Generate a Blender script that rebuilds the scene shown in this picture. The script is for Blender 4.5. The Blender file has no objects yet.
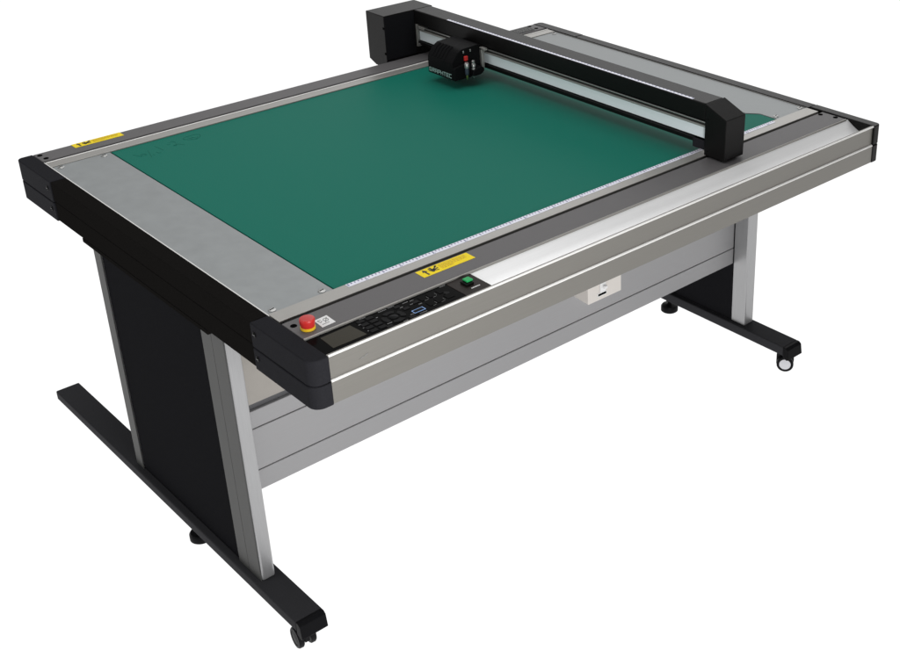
import bpy, bmesh, math, random
from mathutils import Vector, Matrix
random.seed(7)
SC = bpy.context.scene
COL = SC.collection
H = 0.826            # height of the table top
W = 1.65             # width of the table
D = 1.295            # depth of the table

# ------------------------------------------------------------------ materials
def mat(name, col, rough=0.5, metal=0.0, spec=0.5, noise=0.0, nscale=60.0, stretch=(1, 1, 1), bump=0.0, bscale=900.0,
        rvar=0.0, coat=0.0, coat_rough=0.2, detail=3.0):
    m = bpy.data.materials.new(name); m.use_nodes = True
    nt = m.node_tree; p = nt.nodes['Principled BSDF']
    p.inputs['Base Color'].default_value = (*col, 1)
    p.inputs['Roughness'].default_value = rough
    p.inputs['Metallic'].default_value = metal
    p.inputs['Specular IOR Level'].default_value = spec
    p.inputs['Coat Weight'].default_value = coat
    p.inputs['Coat Roughness'].default_value = coat_rough
    tc = nt.nodes.new('ShaderNodeTexCoord'); mp = nt.nodes.new('ShaderNodeMapping')
    mp.inputs['Scale'].default_value = stretch
    nt.links.new(tc.outputs['Object'], mp.inputs['Vector'])
    if noise or rvar:
        n = nt.nodes.new('ShaderNodeTexNoise'); n.inputs['Scale'].default_value = nscale; n.inputs['Detail'].default_value = detail
        nt.links.new(mp.outputs['Vector'], n.inputs['Vector'])
        if noise:
            mr = nt.nodes.new('ShaderNodeMapRange')
            mr.inputs['From Min'].default_value = .25; mr.inputs['From Max'].default_value = .75
            mr.inputs['To Min'].default_value = 1 - noise; mr.inputs['To Max'].default_value = 1 + noise
            nt.links.new(n.outputs['Fac'], mr.inputs['Value'])
            vm = nt.nodes.new('ShaderNodeVectorMath'); vm.operation = 'SCALE'
            vm.inputs[0].default_value = col
            nt.links.new(mr.outputs['Result'], vm.inputs['Scale'])
            nt.links.new(vm.outputs['Vector'], p.inputs['Base Color'])
        if rvar:
            m2 = nt.nodes.new('ShaderNodeMapRange')
            m2.inputs['From Min'].default_value = .25; m2.inputs['From Max'].default_value = .75
            m2.inputs['To Min'].default_value = rough - rvar; m2.inputs['To Max'].default_value = rough + rvar
            nt.links.new(n.outputs['Fac'], m2.inputs['Value']); nt.links.new(m2.outputs['Result'], p.inputs['Roughness'])
    if bump:
        b = nt.nodes.new('ShaderNodeTexNoise'); b.inputs['Scale'].default_value = bscale; b.inputs['Detail'].default_value = 2
        nt.links.new(mp.outputs['Vector'], b.inputs['Vector'])
        bp = nt.nodes.new('ShaderNodeBump'); bp.inputs['Strength'].default_value = bump; bp.inputs['Distance'].default_value = .0006
        nt.links.new(b.outputs['Fac'], bp.inputs['Height']); nt.links.new(bp.outputs['Normal'], p.inputs['Normal'])
    return m

M = {}
M['mat'] = mat('green_mat', (.0085, .156, .112), .52, spec=.04, noise=.12, nscale=420, bump=.25, bscale=700, rvar=.03)
M['plate'] = mat('galvanised_steel', (.285, .300, .303), .5, .3, .4, noise=.075, nscale=26, stretch=(1.3, 1, 1), rvar=.04, detail=9)
M['alu'] = mat('brushed_aluminium', (.36, .35, .33), .42, .55, .5, noise=.06, nscale=30, stretch=(.4, 40, 40), rvar=.04)
M['fascia'] = mat('anodised_fascia', (.190, .182, .165), .42, .45, .5, noise=.05, nscale=30, stretch=(.3, 50, 50), rvar=.04, bump=.08, bscale=1200)
M['lip'] = mat('whitened_edge', (.82, .81, .79), .35, .0, .5)  # whitened, non-metal: paints the highlight along the fascia lips
M['tray'] = mat('polished_tray', (.92, .92, .92), .36, .35, .5, noise=.03, nscale=20, stretch=(.3, 60, 60))
M['leg'] = mat('leg_aluminium', (.37, .37, .375), .36, .55, .5, noise=.08, nscale=40, stretch=(40, 40, .5), rvar=.05)
M['rail'] = mat('dark_grey_rail', (.118, .113, .115), .5, 0, .22, noise=.06, nscale=500, bump=.2, bscale=1400)
M['black'] = mat('black_rail_plastic', (.0105, .0098, .0092), .42, 0, .0, noise=.1, nscale=300, bump=.25, bscale=900)
M['cap'] = mat('satin_black_cap', (.020, .020, .023), .46, 0, .004, noise=.1, nscale=300, bump=.25, bscale=1100)
M['cover'] = mat('black_cover_paint', (.0065, .006, .006), .40, 0, .12, noise=.1, nscale=300, bump=.2, bscale=1400)
M['panel'] = mat('black_side_panel', (.0115, .0115, .0130), .5, 0, .001, noise=.08, nscale=200, bump=.2, bscale=800)
M['foot'] = mat('charcoal_foot_paint', (.036, .036, .039), .5, 0, .01, noise=.1, nscale=400, bump=.3, bscale=900)
M['gloss'] = mat('gloss_black_panel', (.004, .004, .004), .18, 0, .012)
M['carriage'] = mat('carriage_black', (.0075, .0075, .008), .4, 0, .02, noise=.1, nscale=300, bump=.2, bscale=1400)
M['legshade'] = mat('leg_shade_grey', (.085, .085, .083), .42, .2, .05, noise=.08, nscale=40, stretch=(40, 40, .5))  # leg metal darkened to put shade on the outer faces
M['gapshade'] = mat('gap_shade_grey', (.10, .10, .105), .6, 0, .2)
M['screen'] = mat('display_glass', (.022, .018, .008), .06, 0, .15)
M['key'] = mat('black_key', (.0075, .0075, .008), .35, 0, .03)
M['brown'] = mat('dark_brown_plate', (.018, .013, .011), .4, 0, .08)
M['void'] = mat('dark_gap', (.003, .003, .003), .8, 0, .0)
M['apron'] = mat('grey_apron_paint', (.305, .302, .308), .45, .2, .4, noise=.03, nscale=40, stretch=(.4, 1, 30), bump=.1, bscale=900)
M['apron2'] = mat('beige_apron_paint', (.31, .29, .265), .5, .15, .4, noise=.03, nscale=40)
M['yellow'] = mat('yellow_label', (.92, .70, .015), .45, 0, .08, noise=.03, nscale=80)
M['yelink'] = mat('ochre_print', (.62, .42, .01), .5, 0, .3)
M['ink'] = mat('black_print', (.015, .014, .012), .5, 0, .3)
M['white'] = mat('white_label', (.78, .78, .78), .45, 0, .4)
M['greyink'] = mat('grey_print', (.22, .22, .22), .5, 0, .3)
M['dim'] = mat('dim_print', (.20, .20, .20), .5, 0, .3)
M['tape'] = mat('ruler_tape', (.80, .80, .90), .4, 0, .4)
M['tapeink'] = mat('ruler_print', (.19, .20, .34), .5, 0, .3)
M['red'] = mat('red_plastic', (.55, .025, .022), .38, 0, .4, noise=.04, nscale=200)
M['yelcollar'] = mat('yellow_plastic', (.80, .50, .02), .4, 0, .4)
M['green'] = mat('green_button', (.02, .38, .11), .4, 0, .15)
M['blue'] = mat('blue_key_ring', (.25, .45, .85), .4, 0, .4)
M['chrome'] = mat('bright_steel', (.42, .42, .41), .38, .8, .5)
M['brass'] = mat('brass_tip', (.75, .45, .16), .3, 1.0, .5)
M['bolt'] = mat('black_bolt', (.006, .006, .006), .35, 0, .05)
M['railplate'] = mat('pale_rail_plate', (.84, .90, .93), .4, .0, .4, noise=.03, nscale=30, stretch=(50, .4, 50))
M['beige'] = mat('ivory_box', (.68, .64, .60), .45, 0, .4)
M['logo'] = mat('pale_logo_print', (.32, .46, .43), .5, 0, .3)
M['rubber'] = mat('black_rubber', (.008, .008, .009), .45, 0, .08)
M['hub'] = mat('pale_wheel_hub', (.70, .70, .74), .35, .2, .5)
M['scrib'] = mat('pencil_mark', (.009, .122, .088), .6, 0, .04)
M['slate'] = mat('blue_grey_holder', (.06, .07, .10), .35, .3, .5)

# ------------------------------------------------------------------ mesh builder
class MB:
    def __init__(s): s.bm = bmesh.new()
    def box(s, x0, x1, y0, y1, z0, z1):
        v = [s.bm.verts.new(p) for p in ((x0, y0, z0), (x1, y0, z0), (x1, y1, z0), (x0, y1, z0), (x0, y0, z1), (x1, y0, z1), (x1, y1, z1), (x0, y1, z1))]
        for f in ((3, 2, 1, 0), (4, 5, 6, 7), (0, 1, 5, 4), (1, 2, 6, 5), (2, 3, 7, 6), (3, 0, 4, 7)): s.bm.faces.new([v[i] for i in f])
        return s
    def prism(s, pts, ax, a, b):
        """polygon pts in the two other axes, extruded along ax from a to b"""
        def P(u, w, t): return {'x': (t, u, w), 'y': (u, t, w), 'z': (u, w, t)}[ax]
        A = [s.bm.verts.new(P(u, w, a)) for u, w in pts]; B = [s.bm.verts.new(P(u, w, b)) for u, w in pts]
        n = len(pts)
        s.bm.faces.new(A); s.bm.faces.new(B[::-1])
        for i in range(n):
            j = (i + 1) % n
            s.bm.faces.new((A[i], B[i], B[j], A[j]))
        return s
    def lathe(s, prof, org, ax='z', n=32):
        """profile of (radius, height) revolved about ax through org"""
        o = Vector(org); rings = []
        for r, h in prof:
            ring = []
            for k in range(n):
                t = 2 * math.pi * k / n; c, q = r * math.cos(t), r * math.sin(t)
                ring.append(s.bm.verts.new(o + Vector({'z': (c, q, h), 'x': (h, c, q), 'y': (c, h, q)}[ax])))
            rings.append(ring)
        for A, B in zip(rings, rings[1:]):
            for k in range(n): s.bm.faces.new((A[k], A[(k + 1) % n], B[(k + 1) % n], B[k]))
        s.bm.faces.new(rings[0][::-1]); s.bm.faces.new(rings[-1])
        return s
    def bar(s, p, q, w, z0, z1):
        """flat stroke from p to q (xy) of width w"""
        p = Vector(p); q = Vector(q); d = (q - p); d = d / max(d.length, 1e-9); n = Vector((-d.y, d.x)) * w / 2; e = d * w * .3
        a = [p - e + n, q + e + n, q + e - n, p - e - n]
        return s.prism([(v.x, v.y) for v in a], 'z', z0, z1)
    def build(s, name, m, parent=None, bevel=0.0, seg=2, smooth=False):
        bmesh.ops.recalc_face_normals(s.bm, faces=s.bm.faces[:])
        me = bpy.data.meshes.new(name); s.bm.to_mesh(me); s.bm.free()
        o = bpy.data.objects.new(name, me); COL.objects.link(o)
        me.materials.append(m if not isinstance(m, str) else M[m])
        if parent is not None: o.parent = parent
        if bevel:
            b = o.modifiers.new('bevel', 'BEVEL'); b.width = bevel; b.segments = seg; b.limit_method = 'ANGLE'; b.angle_limit = math.radians(38)
        if smooth or bevel:
            for f in me.polygons: f.use_smooth = True
            try:
                me.set_sharp_from_angle(angle=math.radians(35))
            except Exception: pass
        if bevel:
            w = o.modifiers.new('normals', 'WEIGHTED_NORMAL'); w.keep_sharp = True
        return o
def box(name, m, parent, b, bevel=.001, seg=2): return MB().box(*b).build(name, m, parent, bevel, seg)

# ------------------------------------------------------------------ the machine
T = bpy.data.objects.new('flatbed_cutter', None); COL.objects.link(T)
T.location = (0, 0, 0)
T['label'] = 'large flatbed cutting table with green mat, black gantry and grey metal legs'
T['category'] = 'cutting plotter'

# --- table top frame: black side rails in two stacked profiles, corner caps
def side_rail(x0, x1, outer):
    o = MB()
    g = .003 * (1 if outer < 0 else -1)
    a, b = (x0, x1)
    o.box(a, b, .2005, 1.0985, .7785, H - .0005)
    o.box(a + (.0015 if outer < 0 else 0), b - (0 if outer < 0 else .0015), .2005, 1.0985, .7282, .7765)
    o.box(a + (.004 if outer < 0 else .003), b - (.003 if outer < 0 else .004), .2005, 1.0985, .774, .781)
    return o.build('side_rail', 'black' if outer < 0 else 'cover', T, .0022, 3)  # same rail plastic; shinier black on the right imitates its grazing sheen
side_rail(.0008, .037, -1)
side_rail(1.617, 1.6504, 1)

def cap_poly(x0, x1, y0, y1, cx, cy, r, n=8):
    """rectangle with the corner nearest (cx, cy) rounded"""
    pts = []
    for (px, py) in ((x0, y0), (x1, y0), (x1, y1), (x0, y1)):
        if px == cx and py == cy:
            sx = 1 if px == x0 else -1; sy = 1 if py == y0 else -1
            ox, oy = px + sx * r, py + sy * r
            a0 = math.atan2(0, -sx); a1 = math.atan2(-sy, 0)
            d = (a1 - a0 + math.pi) % (2 * math.pi) - math.pi
            arc = [(ox + r * math.cos(a0 + d * k / n), oy + r * math.sin(a0 + d * k / n)) for k in range(n + 1)]
            prevx = (px == x0 and py == y1) or (px == x1 and py == y0)
            # order so the outline keeps turning the same way
            if (px, py) in ((x0, y0), (x1, y1)): pts += arc
            else: pts += arc[::-1]
        else: pts.append((px, py))
    return pts
def corner_cap(x0, x1, y0, y1, cx, cy, r, screws=()):
    p = cap_poly(x0, x1, y0, y1, cx, cy, r)
    o = MB().prism(p, 'z', .7755, H).prism(p, 'z', .7275, .7735)
    i = .003
    q = cap_poly(x0 + i, x1 - i, y0 + i, y1 - i, cx + (i if cx == x0 else -i), cy + (i if cy == y0 else -i), r * .8)
    o.prism(q, 'z', .772, .777)
    c = o.build('corner_cap', 'cap' if x0 < .5 else 'cover', T, .0022, 3)  # right caps share the shinier black for the same sheen
    for (sx, sy, sz) in screws:
        d = 1 if sx < .5 else -1
        s = MB().lathe([(.0055, 0), (.0055, d * -.0012), (.0035, d * -.002), (.0028, d * -.0008)], (sx, sy, sz), 'x', 18)
        s.build('screw', 'bolt', c, smooth=True)
        MB().box(sx - d * .0026, sx - d * .002, sy - .0033, sy + .0033, sz - .0006, sz + .0006).build('screw_slot', 'dim', c)
    return c
corner_cap(-.001, .0372, -.0025, .2, -.001, -.0025, .022, [(-.001, .186, .806), (-.001, .186, .755)])
corner_cap(-.001, .0372, 1.099, D + .001, -.001, D + .001, .014, [(-.001, 1.118, .806), (-.001, 1.118, .755)])
corner_cap(1.6235, 1.651, -.0025, .2, 1.651, -.0025, .012, [(1.651, .186, .806), (1.651, .186, .755)])
corner_cap(1.6172, 1.651, 1.099, D + .001, 1.651, D + .001, .014, [(1.651, 1.118, .806), (1.651, 1.118, .755)])

# --- bed under the mat and strips
box('bed_base', 'void', T, (.0385, 1.6165, .1665, 1.2265, .74, H - .010), 0)
MAT = MB()
MAT.prism([(.1845, .2075), (1.497, .2075), (1.497, .262), (1.4725, .292), (1.4725, 1.189), (.1845, 1.189)], 'z', H - .0098, H - .0045)
cmat = MAT.build('cutting_mat', 'mat', T, .0006, 1)
# pencil scribble near the far left corner of the mat
sc = MB(); zz = (H - .0046, H - .0042)
def stroke(mb, pts, w=.0012):
    for a, b in zip(pts, pts[1:]): mb.bar(a, b, w, *zz)
stroke(sc, [(.214, 1.134), (.224, 1.108)])
stroke(sc, [(.226, 1.121), (.230, 1.112), (.237, 1.112), (.239, 1.120), (.232, 1.124), (.226, 1.121)])
stroke(sc, [(.252, 1.137), (.240, 1.090)])
stroke(sc, [(.250, 1.104), (.250, 1.096)]); stroke(sc, [(.262, 1.112), (.264, 1.103), (.270, 1.104)])
sc.build('pencil_scribble', 'scrib', cmat); sc = MB()
stroke(sc, [(.277, 1.152), (.281, 1.113)])
sc.build('pencil_scribble', 'scrib', cmat); sc = MB()
stroke(sc, [(.303, 1.140), (.311, 1.138)])
stroke(sc, [(.313, 1.150), (.322, 1.153), (.326, 1.142), (.318, 1.120), (.312, 1.124), (.325, 1.126), (.334, 1.110)])
sc.build('pencil_scribble', 'scrib', cmat); sc = MB()
lp = [(.372 + .020 * math.cos(t) + .006 * math.sin(2 * t), 1.141 + .017 * math.sin(t)) for t in [k * .45 for k in range(15)]]
stroke(sc, lp)
stroke(sc, [(.362, 1.150), (.366, 1.134), (.371, 1.146), (.377, 1.130), (.384, 1.140)])
sc.build('pencil_scribble', 'scrib', cmat)
# narrow seam light / dark edge of plates
def plate(pts, screws):
    o = MB().prism(pts, 'z', H - .0098, H - .0035).build('cover_plate', 'plate', T, .0008, 1)
    for (x, y) in screws:
        MB().lathe([(.0078, 0), (.0075, .0010), (.0060, .0020), (.003, .0026), (.0001, .0028)], (x, y, H - .0035), 'z', 20).build('screw', 'chrome', o, smooth=True)
        MB().bar((x - .0042, y - .001), (x + .0042, y + .001), .0016, H - .0035 + .0016, H - .0035 + .0031).build('screw_slot', 'void', o)
    return o
plate([(.040, .2065), (.1808, .2065), (.1808, 1.190), (.040, 1.190)], [(.057, 1.176), (.161, 1.176), (.161, .217), (.055, .217)])
plate([(1.4995, .2065), (1.6155, .2065), (1.6155, 1.190), (1.4765, 1.190), (1.4765, .294), (1.4995, .265)], [(1.503 + .008, .222), (1.604, .218), (1.600, 1.176), (1.49, 1.176)])
box('side_trim', 'lip', T, (.0376, .0396, .2, 1.228, H - .0098, H - .0015), 0)
box('side_trim', 'alu', T, (1.6157, 1.6169, .2, 1.228, H - .0098, H - .0022), 0)

# --- front and back aluminium strips
def strip(y0, y1, lip_y0, lip_y1):
    o = box('clamp_strip', 'alu', T, (.0402, 1.616, y0, y1, H - .0098, H - .0018), .0008)
    return o
fs = strip(.1665, .2062, 0, 0)
bs = strip(1.1905, 1.2215, 0, 0)
box('strip_edge', 'lip', bs, (.0402, 1.616, 1.2218, 1.2255, H - .0098, H - .0005), .001)
# ruler tape along the front strip
rt = box('ruler_tape', 'tape', T, (.205, 1.474, .1925, .2046, H - .0018, H - .0012), 0)
tk = MB(); k = 0; x = .207
while x < 1.472:
    L = .0075 if k % 10 == 0 else (.0060 if k % 5 == 0 else .0042)
    tk.box(x, x + .0026, .2030 - L, .2030, H - .00125, H - .0009)
    if k % 10 == 5:
        for dx in (0, .0035): tk.box(x + dx - .002, x + dx, .1930, .1950, H - .00125, H - .0009)
    x += .008; k += 1
tk.build('ruler_ticks', 'tapeink', rt)

# --- dark grey top rails (front and back) with the gantry slots
fr = MB().prism([(.0815, H - .02), (.0815, H - .0005), (.1545, H - .0005), (.1545, H - .02)], 'x', .0378, 1.6165).build('top_rail', 'rail', T, .0012, 2)
MB().box(.0376, 1.617, .1546, .1664, H - .03, H - .018).build('slot_floor', 'void', fr)
MB().box(.046, .108, .1575, .1645, H - .018, H - .004).build('slot_stop', 'bolt', fr, .001)
MB().box(1.535, 1.612, .1575, .1645, H - .018, H - .006).build('slot_stop', 'rail', fr, .001)
MB().box(1.082, 1.094, .1575, .1645, H - .018, H - .0035).build('slot_stop', 'bolt', fr, .001)
br = MB().box(.0378, 1.6165, 1.2345, D, .7285, H - .0005).build('top_rail', 'rail', T, .002, 2)
MB().box(.0376, 1.617, 1.2258, 1.2344, H - .03, H - .014).build('slot_floor', 'void', br)
def rail_bolt(x, y, parent):
    MB().lathe([(.0064, 0), (.0060, .0008), (.0030, .0010)], (x, y, H - .0006), 'z', 18).build('bolt', 'void', parent, smooth=True)
for p in ((.050, .133), (.061, .106)): rail_bolt(*p, fr)
for p in ((1.597, .152 - .006), (1.607, .106)): rail_bolt(*p, fr)
for p in ((.048, 1.278), (.052, 1.250)): rail_bolt(*p, br)
for p in ((1.591, 1.283), (1.593, 1.252)): rail_bolt(*p, br)
# rating plate by the far right corner (dark, with pale lines of print)
rp = box('rating_plate', 'bolt', T, (1.515, 1.580, 1.243, 1.283, H - .0005, H + .0004), 0)
pr_ = MB()
for j, y in enumerate((1.250, 1.257, 1.264, 1.271)):
    x = 1.519
    while x < 1.572:
        w = random.uniform(.004, .010); pr_.box(x, x + w, y, y + .0028, H + .0004, H + .0007); x += w + .003
pr_.build('plate_print', 'dim', rp)

# --- yellow warning labels
def warn(x0, x1, y0, y1, flip):
    z = H - .0005
    o = MB().box(x0, x1, y0, y1, z, z + .0006).build('warning_label', 'yellow', T)
    w = x1 - x0; h = y1 - y0
    U = lambda u, v: (x0 + w * u, y0 + h * v)
    za, zb = z + .0006, z + .0010
    k = MB()
    # exclamation-like arrow, then the pinched hand sign
    k.prism([U(.105, .12), U(.135, .10), U(.130, .55), U(.165, .56), U(.112, .90), U(.075, .58), U(.103, .57)], 'z', za, zb)
    k.prism([U(.215, .30), U(.240, .22), U(.295, .42), U(.275, .62), U(.245, .58)], 'z', za, zb)
    for a, b, t in ((( .265, .50), (.350, .80), .0030), ((.27, .45), (.355, .55), .0026), ((.25, .55), (.25, .88), .0024), ((.235, .5), (.215, .80), .0022), ((.225, .35), (.195, .60), .0022), ((.285, .36), (.335, .28), .0022)):
        k.bar(U(*a), U(*b), t, za, zb)
    k.lathe([(.0026, 0), (.0026, .0004)], (*U(.352, .82), za), 'z', 12)
    k.build('hazard_symbol', 'ink', o)
    q = MB()
    for j in range(4):
        x = x0 + w * .40; y = y0 + h * (.74 - .17 * j); xe = x0 + w * (.93 if j < 2 else .62 if j == 3 else .9)
        while x < xe:
            L = random.uniform(.003, .008); q.box(x, min(x + L, xe), y, y + h * .085, za, zb); x += L + .0018
    q.build('label_print', 'yelink', o)
warn(.329, .4535, .1205, .1505, 0)
warn(.130, .2525, 1.2665, 1.2938, 0)
# small white pictogram label
wl = MB().prism([(.084, .092), (.1125, .0935), (.1135, .1255), (.086, .123)], 'z', H - .0005, H + .0001).build('pictogram_label', 'white', T)
g = MB(); za, zb = H + .0001, H + .0005
for a, b in (((.0885, .117), (.0955, .117)), ((.089, .116), (.091, .108)), ((.091, .108), (.0955, .112)), ((.090, .100), (.104, .1005))):
    g.bar(a, b, .0013, za, zb)
pts = [(.1035 + .0045 * math.cos(t * .7), .112 + .0055 * math.sin(t * .7)) for t in range(10)]
for a, b in zip(pts, pts[1:]): g.bar(a, b, .0011, za, zb)
g.bar((.0985, .104), (.109, .119), .0013, za, zb)
g.build('label_print', 'greyink', wl)

# --- front fascia: two aluminium extrusions with lips whitened as highlights, and the pen tray
fa = MB()
fa.prism([(.0030, .7752), (.0030, .8215), (.0031, .8240), (.0077, .8246), (.0077, .7752)], 'x', .0376, 1.6232)
fa.prism([(-.0005, .7285), (-.0005, .7738), (.0030, .7750), (.0075, .7750), (.0075, .7285)], 'x', .0376, 1.6232)
fas = fa.build('front_fascia', 'fascia', T)
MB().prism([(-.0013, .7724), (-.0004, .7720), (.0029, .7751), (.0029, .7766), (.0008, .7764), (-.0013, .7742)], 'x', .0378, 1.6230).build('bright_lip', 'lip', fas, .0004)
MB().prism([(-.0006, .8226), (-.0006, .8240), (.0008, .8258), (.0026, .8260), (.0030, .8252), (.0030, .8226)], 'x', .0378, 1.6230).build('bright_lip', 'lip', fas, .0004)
# two faint scuffs on the fascia
sf = MB()
for (x, z) in ((.105, .793), (.113, .795)):
    sf.prism([(x - .006, z - .0012), (x + .001, z - .0002), (x + .006, z + .0020), (x + .002, z + .0016)], 'y', .0029, .0025)
sf.build('scuff_mark', 'greyink', fas)
tr = []
n = 14
y0, y1, zr, zb_ = .0078, .0800, H - .0035, H - .030
inner = [(y0, zr)] + [(y0 + .001 + (y1 - y0 - .001) * t, zb_ + (zr - zb_) * (max(0, (t - .18) / .82) ** 1.6)) for t in [k / n for k in range(n + 1)]]
outer = [(y1, zb_ - .012), (y0, zb_ - .012)]
MB().prism(inner + outer, 'x', .4072, 1.6232).build('pen_tray', 'tray', T, smooth=True)
MB().prism([(.0782, H - .012), (.0782, H - .0012), (.0795, H - .0002), (.0812, H - .0002), (.0812, H - .012)], 'x', .0378, 1.6165).build('bright_lip', 'alu', fr, .0004)

# --- control panel
cp = box('control_panel', 'gloss', T, (.0378, .346, .0078, .0778, H - .03, H - .004), .0006)
zp = H - .004
dsp = MB().prism([(.061, .021), (.131, .021), (.1265, .0695), (.0635, .0675)], 'z', zp, zp + .0006).build('display', 'screen', cp, .0003, 1)
def key(x, y, w, h, m='key', r=.0016, z=.0012): return box('key', m, cp, (x - w / 2, x + w / 2, y - h / 2, y + h / 2, zp, zp + z), r * .45)
for i, x in enumerate((.147, .166)):
    for j in range(4): key(x, .067 - .0145 * j, .015, .010)
# cursor pad : round centre key and four arrow keys
cxp, cyp = .201, .040
MB().lathe([(.0085, 0), (.0085, .0010), (.0075, .0015), (.0001, .0016)], (cxp, cyp, zp), 'z', 24).build('key', 'key', cp, smooth=True)
for a in range(4):
    t = a * math.pi / 2; o = MB()
    p = [(.0125 * math.cos(t + s) + cxp, .0125 * math.sin(t + s) + cyp) for s in (-.62, -.3, 0, .3, .62)] + [(.023 * math.cos(t + s) + cxp, .023 * math.sin(t + s) + cyp) for s in (.62, .3, 0, -.3, -.62)]
    o.prism(p, 'z', zp, zp + .0013).build('key', 'key', cp, .0006, 1)
for (x, y) in ((.176, .016), (.226, .016), (.226, .066), (.236, .050), (.262, .058)): key(x, y, .013, .009)
ring = MB(); ring.box(.2365, .2615, .0235, .0248, zp, zp + .0006).box(.2365, .2615, .0340, .0352, zp, zp + .0006).box(.2365, .2378, .0248, .0340, zp, zp + .0006).box(.2602, .2615, .0248, .0340, zp, zp + .0006)
ring.build('key_ring', 'blue', cp)
key(.249, .0294, .019, .0075)
for (x, y) in ((.281, .060), (.300, .060), (.281, .034), (.300, .034), (.322, .060), (.322, .034)): key(x, y, .0155, .0165, 'gloss', .003, .0009)
ol = MB()
for (x, y) in ((.281, .060), (.300, .060), (.281, .034), (.300, .034)): ol.box(x - .002, x + .006, y - .0095, y - .0090, zp, zp + .0004).box(x + .0085, x + .0090, y - .006, y + .002, zp, zp + .0004)
ol.build('panel_outline', 'dim', cp)
for (x, y, w) in ((.190, .0725, .016), (.212, .0735, .013), (.242, .069, .010), (.257, .067, .008), (.150, .0745, .010), (.178, .0255, .008), (.204, .012, .010), (.228, .024, .009), (.196, .040, .011), (.243, .0155, .016), (.262, .046, .006), (.330, .073, .010), (.138, .058, .003), (.138, .0435, .003), (.138, .029, .003), (.229, .0585, .005), (.176, .0585, .004), (.250, .056, .007)):
    pl = MB(); x_ = x
    while x_ < x + w:
        L = random.uniform(.0016, .0034); pl.box(x_, x_ + L, y, y + .0018, zp + .00001, zp + .0005); x_ += L + .0009
    pl.build('panel_print', 'dim', cp)
MB().prism([(.3195, .0475), (.325, .0545), (.332, .0475), (.3305, .041), (.322, .041)], 'z', zp, zp + .0012).build('key', 'key', cp, .0004, 1)
# power switch plate
pw = box('power_panel', 'brown', T, (.3465, .4068, .0078, .0778, H - .03, H - .0036), .0006)
zw = H - .0036
box('button_base', 'bolt', pw, (.3675, .3865, .0385, .0600, zw, zw + .0042), .0018, 3)
box('power_button', 'green', pw, (.3735, .3885, .0445, .0600, zw + .0043, zw + .0080), .0012, 2)
tx = MB(); x = .371
for L in (.002, .0028, .0022, .003, .002, .0026): tx.box(x, x + L, .0265, .0295, zw, zw + .0005); x += L + .0011
tx.build('button_print', 'white', pw)

# --- emergency stop
es = MB().lathe([(.0128, 0), (.0136, .001), (.0136, .0048), (.0128, .0056)], (.0635, .1065, H - .0005), 'z', 40).build('emergency_stop', 'yelcollar', T, smooth=True)
MB().lathe([(.0122, .0056), (.0126, .0075), (.0136, .011), (.0141, .0180), (.0139, .0203), (.0129, .0217), (.0110, .0222), (.0001, .0223)], (.0635, .1065, H - .0005), 'z', 40).build('push_button', 'red', es, smooth=True)

# --- gantry beam
bx0, bx1, zt = 1.172, 1.2345, .957
gb = MB()
gb.prism([(bx0, .916), (bx0, zt - .002), (bx0 + .002, zt), (bx1 - .002, zt), (bx1, zt - .002), (bx1, .847), (bx0 + .016, .847), (bx0 + .016, .916)], 'y', .163, 1.3045)
beam = gb.build('gantry_beam', 'cover', T, .0008)
rtp = MB().box(bx0 + .0022, bx0 + .0095, .205, 1.150, zt, zt + .0006).build('ruler_tape', 'tape', beam)
tk = MB(); y = .207; k = 0
while y < 1.148:
    L = .005 if k % 5 == 0 else .003
    tk.box(bx0 + .0095 - L, bx0 + .0095, y, y + .0030, zt + .0006, zt + .0009); y += .012; k += 1
tk.build('ruler_ticks', 'tapeink', beam)
box('guide_plate', 'railplate', beam, (bx0 + .0100, bx0 + .0158, .1635, 1.3085, .8660, .8960), .0006)
box('guide_rail', 'alu', beam, (bx0 + .0030, bx0 + .0158, .1635, 1.322, .8965, .9010), .0008)
MB().lathe([(.0022, .1635), (.0022, 1.318)], (bx0 + .005, 0, .9085), 'y', 14).build('guide_rod', 'chrome', beam, smooth=True)
box('lower_trim', 'cover', beam, (bx0 + .0030, bx0 + .0158, .1635, 1.3035, .8545, .8640), .0012)
# silver end frame at the far end of the opening
ef = MB().box(bx0 + .001, bx0 + .0158, 1.2965, 1.3042, .848, .9155).box(bx0 + .001, bx0 + .0158, 1.262, 1.2965, .9025, .9120)
ef.build('end_frame', 'alu', beam, .0008)
for z in (.9060, .8560): MB().lathe([(.0042, -.0008), (.0042, .0016), (.003, .0018)], (bx0 - .001, 1.288, z), 'x', 14).build('screw', 'chrome', beam, smooth=True)
box('end_bracket', 'cap', beam, (bx0 + .0005, bx0 + .0158, .1635, .2005, .841, .8640), .002)
# end housings
eb = MB().prism([(.1615, zt + .0005), (.0955, .9315), (.0985, .8300), (.1625, .8300)], 'x', bx0 - .0008, bx1 + .004)
ebo = eb.build('end_housing', 'cover', T, .0016, 3)
for (y, z) in ((.1515, .921), (.1515, .842)): MB().lathe([(.0026, 0), (.0026, -.0006), (.001, -.0008)], (bx0 - .0008, y, z), 'x', 12).build('screw', 'bolt', ebo, smooth=True)
MB().box(bx0 + .006, bx1 - .006, .112, .158, .815, .8298).build('carriage_foot', 'void', ebo)
bb = MB().prism([(1.3048, .9575), (1.3960, .9575), (1.3960, .8150), (1.3640, .8020), (1.3048, .8020)], 'x', 1.066, bx1 + .004)
bbo = bb.build('end_housing', 'cover', T, .0016, 3)
for z in (.921, .846): MB().box(1.0648, 1.0664, 1.3052, 1.3120, z - .003, z + .003).build('cover_notch', 'void', bbo)
MB().box(1.066, bx0 - .002, 1.3030, 1.3046, .8275, .9540).build('inner_cover', 'panel', bbo, .0006)

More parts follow.
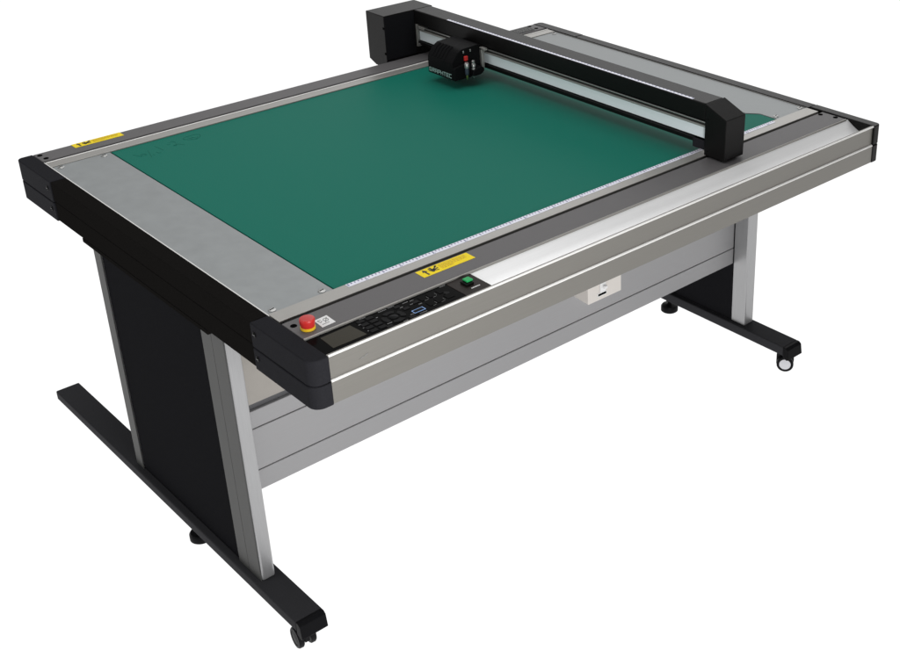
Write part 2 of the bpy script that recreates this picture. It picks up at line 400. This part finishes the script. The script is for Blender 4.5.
# --- tool carriage
tc = MB().prism([(1.0555, .8465), (1.0555, .8940), (1.0580, .8980), (1.0745, .9180), (1.0900, .9265), (1.1470, .9300), (1.1500, .9270), (1.1500, .8465)], 'y', .9760, 1.0870)
tcar = tc.build('tool_carriage', 'carriage', T, .0016, 3)
MB().prism([(1.0557, .8467), (1.0557, .8800), (1.0600, .8830), (1.1130, .8900), (1.1130, .8467)], 'y', .9660, .9759).build('lower_housing', 'carriage', tcar, .0012)
for k in range(5):   # raised ribs on the sloping shoulder
    y = 1.012 + k * .0135
    MB().prism([(1.0562, .8980), (1.0740, .9200), (1.0890, .9282), (1.0905, .9270), (1.0750, .9180), (1.0582, .8975)], 'y', y, y + .0085).build('grip_rib', 'carriage', tcar, .0006, 1)
# lettering on the lower face (block letters made of strokes)
LET = {'G': [((1, 1), (0, 1)), ((0, 1), (0, 0)), ((0, 0), (1, 0)), ((1, 0), (1, .5)), ((1, .5), (.5, .5))],
       'R': [((0, 0), (0, 1)), ((0, 1), (1, 1)), ((1, 1), (1, .5)), ((1, .5), (0, .5)), ((.45, .5), (1, 0))],
       'A': [((0, 0), (0, 1)), ((0, 1), (1, 1)), ((1, 1), (1, 0)), ((0, .42), (1, .42))],
       'P': [((0, 0), (0, 1)), ((0, 1), (1, 1)), ((1, 1), (1, .42)), ((1, .42), (0, .42))],
       'H': [((0, 0), (0, 1)), ((1, 0), (1, 1)), ((0, .5), (1, .5))],
       'T': [((0, 1), (1, 1)), ((.5, 1), (.5, 0))],
       'E': [((0, 0), (0, 1)), ((0, 1), (1, 1)), ((0, .5), (.9, .5)), ((0, 0), (1, 0))],
       'C': [((1, 1), (0, 1)), ((0, 1), (0, 0)), ((0, 0), (1, 0))]}
lg = MB(); wl_, hl, pitch, t = .0086, .0096, .0128, .0019
for i, ch in enumerate('GRAPHTEC'):
    ys = 1.0805 - i * pitch
    for (a, b) in LET[ch]:
        A = Vector((ys - a[0] * wl_, .8525 + a[1] * hl)); B = Vector((ys - b[0] * wl_, .8525 + b[1] * hl))
        d = (B - A).normalized(); nrm = Vector((-d.y, d.x)) * t / 2; e = d * t / 2
        q = [A - e + nrm, B + e + nrm, B + e - nrm, A - e - nrm]
        dz = .00002 * LET[ch].index((a, b))
        lg.prism([(v.x, v.y) for v in q], 'x', 1.0550 - dz, 1.0560)
lg.build('lettering', 'logo', tcar)
# tool holders on the near side
box('release_button', 'red', tcar, (1.0945, 1.1055, .9690, .9758, .8940, .9070), .0015)
for x in (1.0945, 1.1180): box('clamp_screw', 'chrome', tcar, (x - .0018, x + .0018, .9735, .9758, .9150, .9222), .0006)
th = MB().lathe([(.0062, .878), (.0066, .881), (.0066, .890), (.0050, .8935), (.0001, .894)], (1.0915, .9590, 0), 'z', 18).build('tool_holder', 'chrome', tcar, smooth=True)
MB().lathe([(.0036, .858), (.0050, .860), (.0056, .866), (.0056, .878)], (1.0915, .9590, 0), 'z', 18).build('pen_body', 'slate', tcar, smooth=True)
MB().lathe([(.0010, .8445), (.0022, .848), (.0034, .853), (.0036, .858)], (1.0915, .9590, 0), 'z', 16).build('pen_tip', 'brass', tcar, smooth=True)
MB().lathe([(.0030, .866), (.0056, .868), (.0056, .872), (.0036, .874), (.0060, .877), (.0060, .884), (.0040, .887), (.0048, .892), (.0030, .895)], (1.1150, .9600, 0), 'z', 18).build('tool_holder', 'chrome', tcar, smooth=True)
MB().lathe([(.0012, .8445), (.0036, .848), (.0050, .851), (.0040, .855), (.0030, .858)], (1.1150, .9600, 0), 'z', 16).build('pen_tip', 'chrome', tcar, smooth=True)
MB().prism([(1.1040, .8560), (1.1090, .8520), (1.1340, .8530), (1.1450, .8600), (1.1460, .8680), (1.1360, .8760), (1.1240, .8740), (1.1080, .8680)], 'y', .9500, .9750).build('holder_arm', 'carriage', tcar, .002)
box('carriage_neck', 'carriage', tcar, (1.1501, 1.1695, .9930, 1.0800, .8480, .9200), .001)
brk = MB().box(1.1580, 1.1680, .9770, .9860, .8560, .9150).box(1.1580, 1.1690, .9640, .9860, .9100, .9170)
brk.build('slide_bracket', 'alu', tcar, .001)

# --- stand: apron, legs, side panels, feet
box('mounting_beam', 'black', T, (.002, 1.648, .392, .972, .7180, .7280), .001)
YA = .4195
apn = MB()
for z0, z1 in ((.2965, .3452), (.3476, .4480), (.4504, .4920)): apn.box(.0500, 1.6030, YA, YA + .009, z0, z1)
apr = apn.build('apron', 'apron', T, .0014, 2)
MB().box(.0500, 1.6030, YA + .0095, YA + .014, .298, .715).build('apron_gap_shade', 'gapshade', apr)  # dark sheet that paints the shade in the gap between the boards
box('upper_apron', 'apron2', T, (.0500, 1.6030, YA, YA + .009, .5085, .7150), .001)
def leg(x0, x1, yf, depth, out):
    o = MB().box(x0, x1, yf, yf + depth, .1100, .7275)
    l = o.build('leg', 'leg', T, .0045, 3)
    return l
def leg_outer_shade(x0, x1, parts, parent):
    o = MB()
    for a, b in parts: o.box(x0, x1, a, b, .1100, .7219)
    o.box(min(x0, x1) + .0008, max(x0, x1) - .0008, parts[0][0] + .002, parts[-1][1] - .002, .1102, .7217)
    o.build('leg_outer_shade', 'legshade', parent, .0008, 2)  # thin dark faces, shade painted on the outer side of the leg
for (x0, x1, out) in ((.0215, .0520, -1), (1.6015, 1.6400, 1)):
    l = leg(x0, x1, .3655, .0525, out)
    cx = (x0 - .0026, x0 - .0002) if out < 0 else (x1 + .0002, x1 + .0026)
    leg_outer_shade(*cx, ((.3690, .4175), (.4185, .4620)), l)
    l2 = leg(x0, x1, .9300, .0370, out)
    leg_outer_shade(*cx, ((.9300, .9660),), l2)
    box('side_panel', 'panel', T, (x0 + .0005, x1 - .0005, .4185, .9295, .1115, .7215), .0008)
def foot(xc, hw=.0315):
    x0, x1 = xc - hw, xc + hw
    o = MB().prism([(x0 + .003, .0800), (x0, .0860), (x0, .1080), (x0 + .002, .1100), (x1 - .002, .1100), (x1, .1080), (x1, .0860), (x1 - .003, .0800)], 'y', .2105, 1.4300)
    f = o.build('foot', 'foot', T, .0008, 1)
    MB().prism([(.2100, .1095), (.2010, .1095), (.1935, .1040), (.1890, .0740), (.1960, .0700), (.2100, .0760)], 'x', x0 + .0005, x1 - .0005).build('end_cap', 'gloss_cap', f, .0014, 2)
    return f
M['gloss_cap'] = mat('gloss_black_cap', (.008, .008, .009), .35, 0, .03)
foot(.0375); foot(1.6205)
def caster(xc, y, turn, face, trail=.010):
    root = MB().lathe([(.009, .046), (.009, .0745), (.016, .0750)], (0, 0, 0), 'z', 18)
    root.box(-.0055, .0055, -.010, .020, .018, .050)
    c = root.build('caster', 'rubber', T, .001, 2)
    c.location = (xc, y, 0); c.rotation_euler = (0, 0, turn)
    for s in (-1, 1):
        w = MB().lathe([(.016, s * .0075), (.0225, s * .0075), (.0245, s * .0095), (.0245, s * .0175), (.0225, s * .0200), (.0172, s * .0200), (.0168, s * .0185)], (0, trail, .0245), 'x', 32)
        w.build('wheel', 'rubber', c, smooth=True)
        MB().lathe([(.0166, s * .0130), (.0166, s * .0190), (.0120, s * .0198), (.0001, s * .0200)], (0, trail, .0245), 'x', 24).build('wheel_hub', 'hub' if face else 'rubber', c, smooth=True)
    return c
caster(.0405, .244, -.10, False); caster(1.6380, .256, math.pi + .62, True, .016)
def levelling_foot(xc, y):
    o = MB().lathe([(.0240, .0300), (.0268, .0325), (.0268, .0460), (.0235, .0510), (.010, .0530), (.007, .0545)], (xc, y, 0), 'z', 28).build('levelling_foot', 'rubber', T, smooth=True)
    MB().lathe([(.0060, .0548), (.0060, .0798)], (xc, y, 0), 'z', 14).build('threaded_stem', 'bolt', o, smooth=True)
    MB().lathe([(.0130, .066), (.0130, .0745)], (xc, y, 0), 'z', 6).build('lock_nut', 'bolt', o)
levelling_foot(.0350, .690); levelling_foot(1.6205, .684)

# --- switch box under the front edge
jb = MB().prism([(YA - .0005, .4230), (.3640, .4190), (.3640, .5150), (YA - .0005, .5150)], 'x', .9810, 1.0970).build('switch_box', 'beige', T, .0022, 3)
box('mounting_tab', 'bolt', jb, (.9730, .9808, .405, YA - .0005, .440, .500), .0006)
box('breaker_switch', 'white', jb, (1.0200, 1.0395, .3605, .3638, .4410, .4870), .0010)
box('switch_lever', 'white', jb, (1.0280, 1.0385, .3530, .3604, .4510, .4590), .0012)
box('socket_slot', 'void', jb, (1.0145, 1.0425, .3625, .3638, .4315, .4375), .0006)
MB().box(1.0125, 1.0445, .3632, .3639, .4300, .4390).build('slot_rim', 'white', jb)

# ------------------------------------------------------------------ floor: white translucent sheet, lit by added light from below so no shadow shows
fm = bpy.data.materials.new('added_backlit_sheet'); fm.use_nodes = True
nt = fm.node_tree; nt.nodes.remove(nt.nodes['Principled BSDF'])
out = nt.nodes['Material Output']
tl = nt.nodes.new('ShaderNodeBsdfTranslucent'); tl.inputs['Color'].default_value = (.92, .92, .92, 1)
nt.links.new(tl.outputs[0], out.inputs['Surface'])
fl = MB()
vs = [fl.bm.verts.new((40 * math.cos(a), 40 * math.sin(a), 0)) for a in [2 * math.pi * k / 64 for k in range(64)]]
fl.bm.faces.new(vs)
floor = fl.build('floor', fm)
floor['kind'] = 'structure'

# ------------------------------------------------------------------ light
w = bpy.data.worlds.new('World'); SC.world = w; w.use_nodes = True
nt = w.node_tree; bg = nt.nodes['Background']
tcn = nt.nodes.new('ShaderNodeTexCoord'); sx = nt.nodes.new('ShaderNodeSeparateXYZ')
nt.links.new(tcn.outputs['Generated'], sx.inputs[0])
def mth(op, a, b=None, clamp=False):
    n = nt.nodes.new('ShaderNodeMath'); n.operation = op; n.use_clamp = clamp
    for i, v in enumerate((a, b)):
        if v is None: continue
        if isinstance(v, (int, float)): n.inputs[i].default_value = v
        else: nt.links.new(v, n.inputs[i])
    return n.outputs[0]
BACK, BELOW, SIDE = .35, 1.17, .22
below = mth('LESS_THAN', sx.outputs['Z'], -.0005)  # added light under the floor, keeps it evenly white
az = mth('ADD', mth('MULTIPLY', sx.outputs['X'], .72), mth('MULTIPLY', sx.outputs['Y'], .69))   # towards the far side of the studio
far = mth('POWER', mth('ADD', mth('MULTIPLY', az, .5), .5, True), 2.0)
lobe = mth('MULTIPLY', mth('POWER', mth('ADD', mth('ADD', mth('MULTIPLY', sx.outputs['X'], .74), mth('MULTIPLY', sx.outputs['Y'], .61)), mth('MULTIPLY', sx.outputs['Z'], .28), True), 14.0), 1.45)
up = mth('ADD', mth('ADD', mth('MULTIPLY', far, BACK), SIDE * .6), lobe)
val = mth('ADD', mth('MULTIPLY', below, BELOW), mth('MULTIPLY', mth('SUBTRACT', 1.0, below), up))
nt.links.new(val, bg.inputs['Strength'])
bg.inputs['Color'].default_value = (1, 1, 1, 1)
def area(name, loc, to, size, power, col=(1, 1, 1), sy=None):
    l = bpy.data.lights.new(name, 'AREA'); l.energy = power; l.color = col; l.size = size
    if sy: l.shape = 'RECTANGLE'; l.size_y = sy
    o = bpy.data.objects.new(name, l); COL.objects.link(o); o.location = loc
    o.rotation_euler = (Vector(to) - Vector(loc)).to_track_quat('-Z', 'Y').to_euler()
    return o
area('overhead_softbox', (1.1, .9, 3.4), (1.0, .7, .8), 3.4, 46, sy=2.6)
area('left_fill', (-1.9, 1.1, 2.6), (1.1, .7, .9), 1.0, 16)  # added lamp, brightens the pale guide plate of the gantry

area('front_fill', (-.05, -1.30, .95), (.05, 0, .70), .6, 19, sy=.5)  # added lamp, brightens the near end of the front fascia

# ------------------------------------------------------------------ camera (50 mm, shifted frame)
cam = bpy.data.cameras.new('camera'); co = bpy.data.objects.new('camera', cam); COL.objects.link(co)
co.location = (-.88697, -1.66381, 1.93499); co.rotation_euler = (1.117638, .0074805, -.759713)
cam.sensor_fit = 'HORIZONTAL'; cam.sensor_width = 36; cam.lens = 1250.276 / 900 * 36
cam.shift_x = -(600.669 - 450) / 900; cam.shift_y = -(325 - 243.152) / 900
cam.clip_start = .05; cam.clip_end = 200
SC.camera = co
SC.view_settings.view_transform = 'Standard'; SC.view_settings.look = 'None'
SC.view_settings.exposure = 0; SC.view_settings.gamma = 1
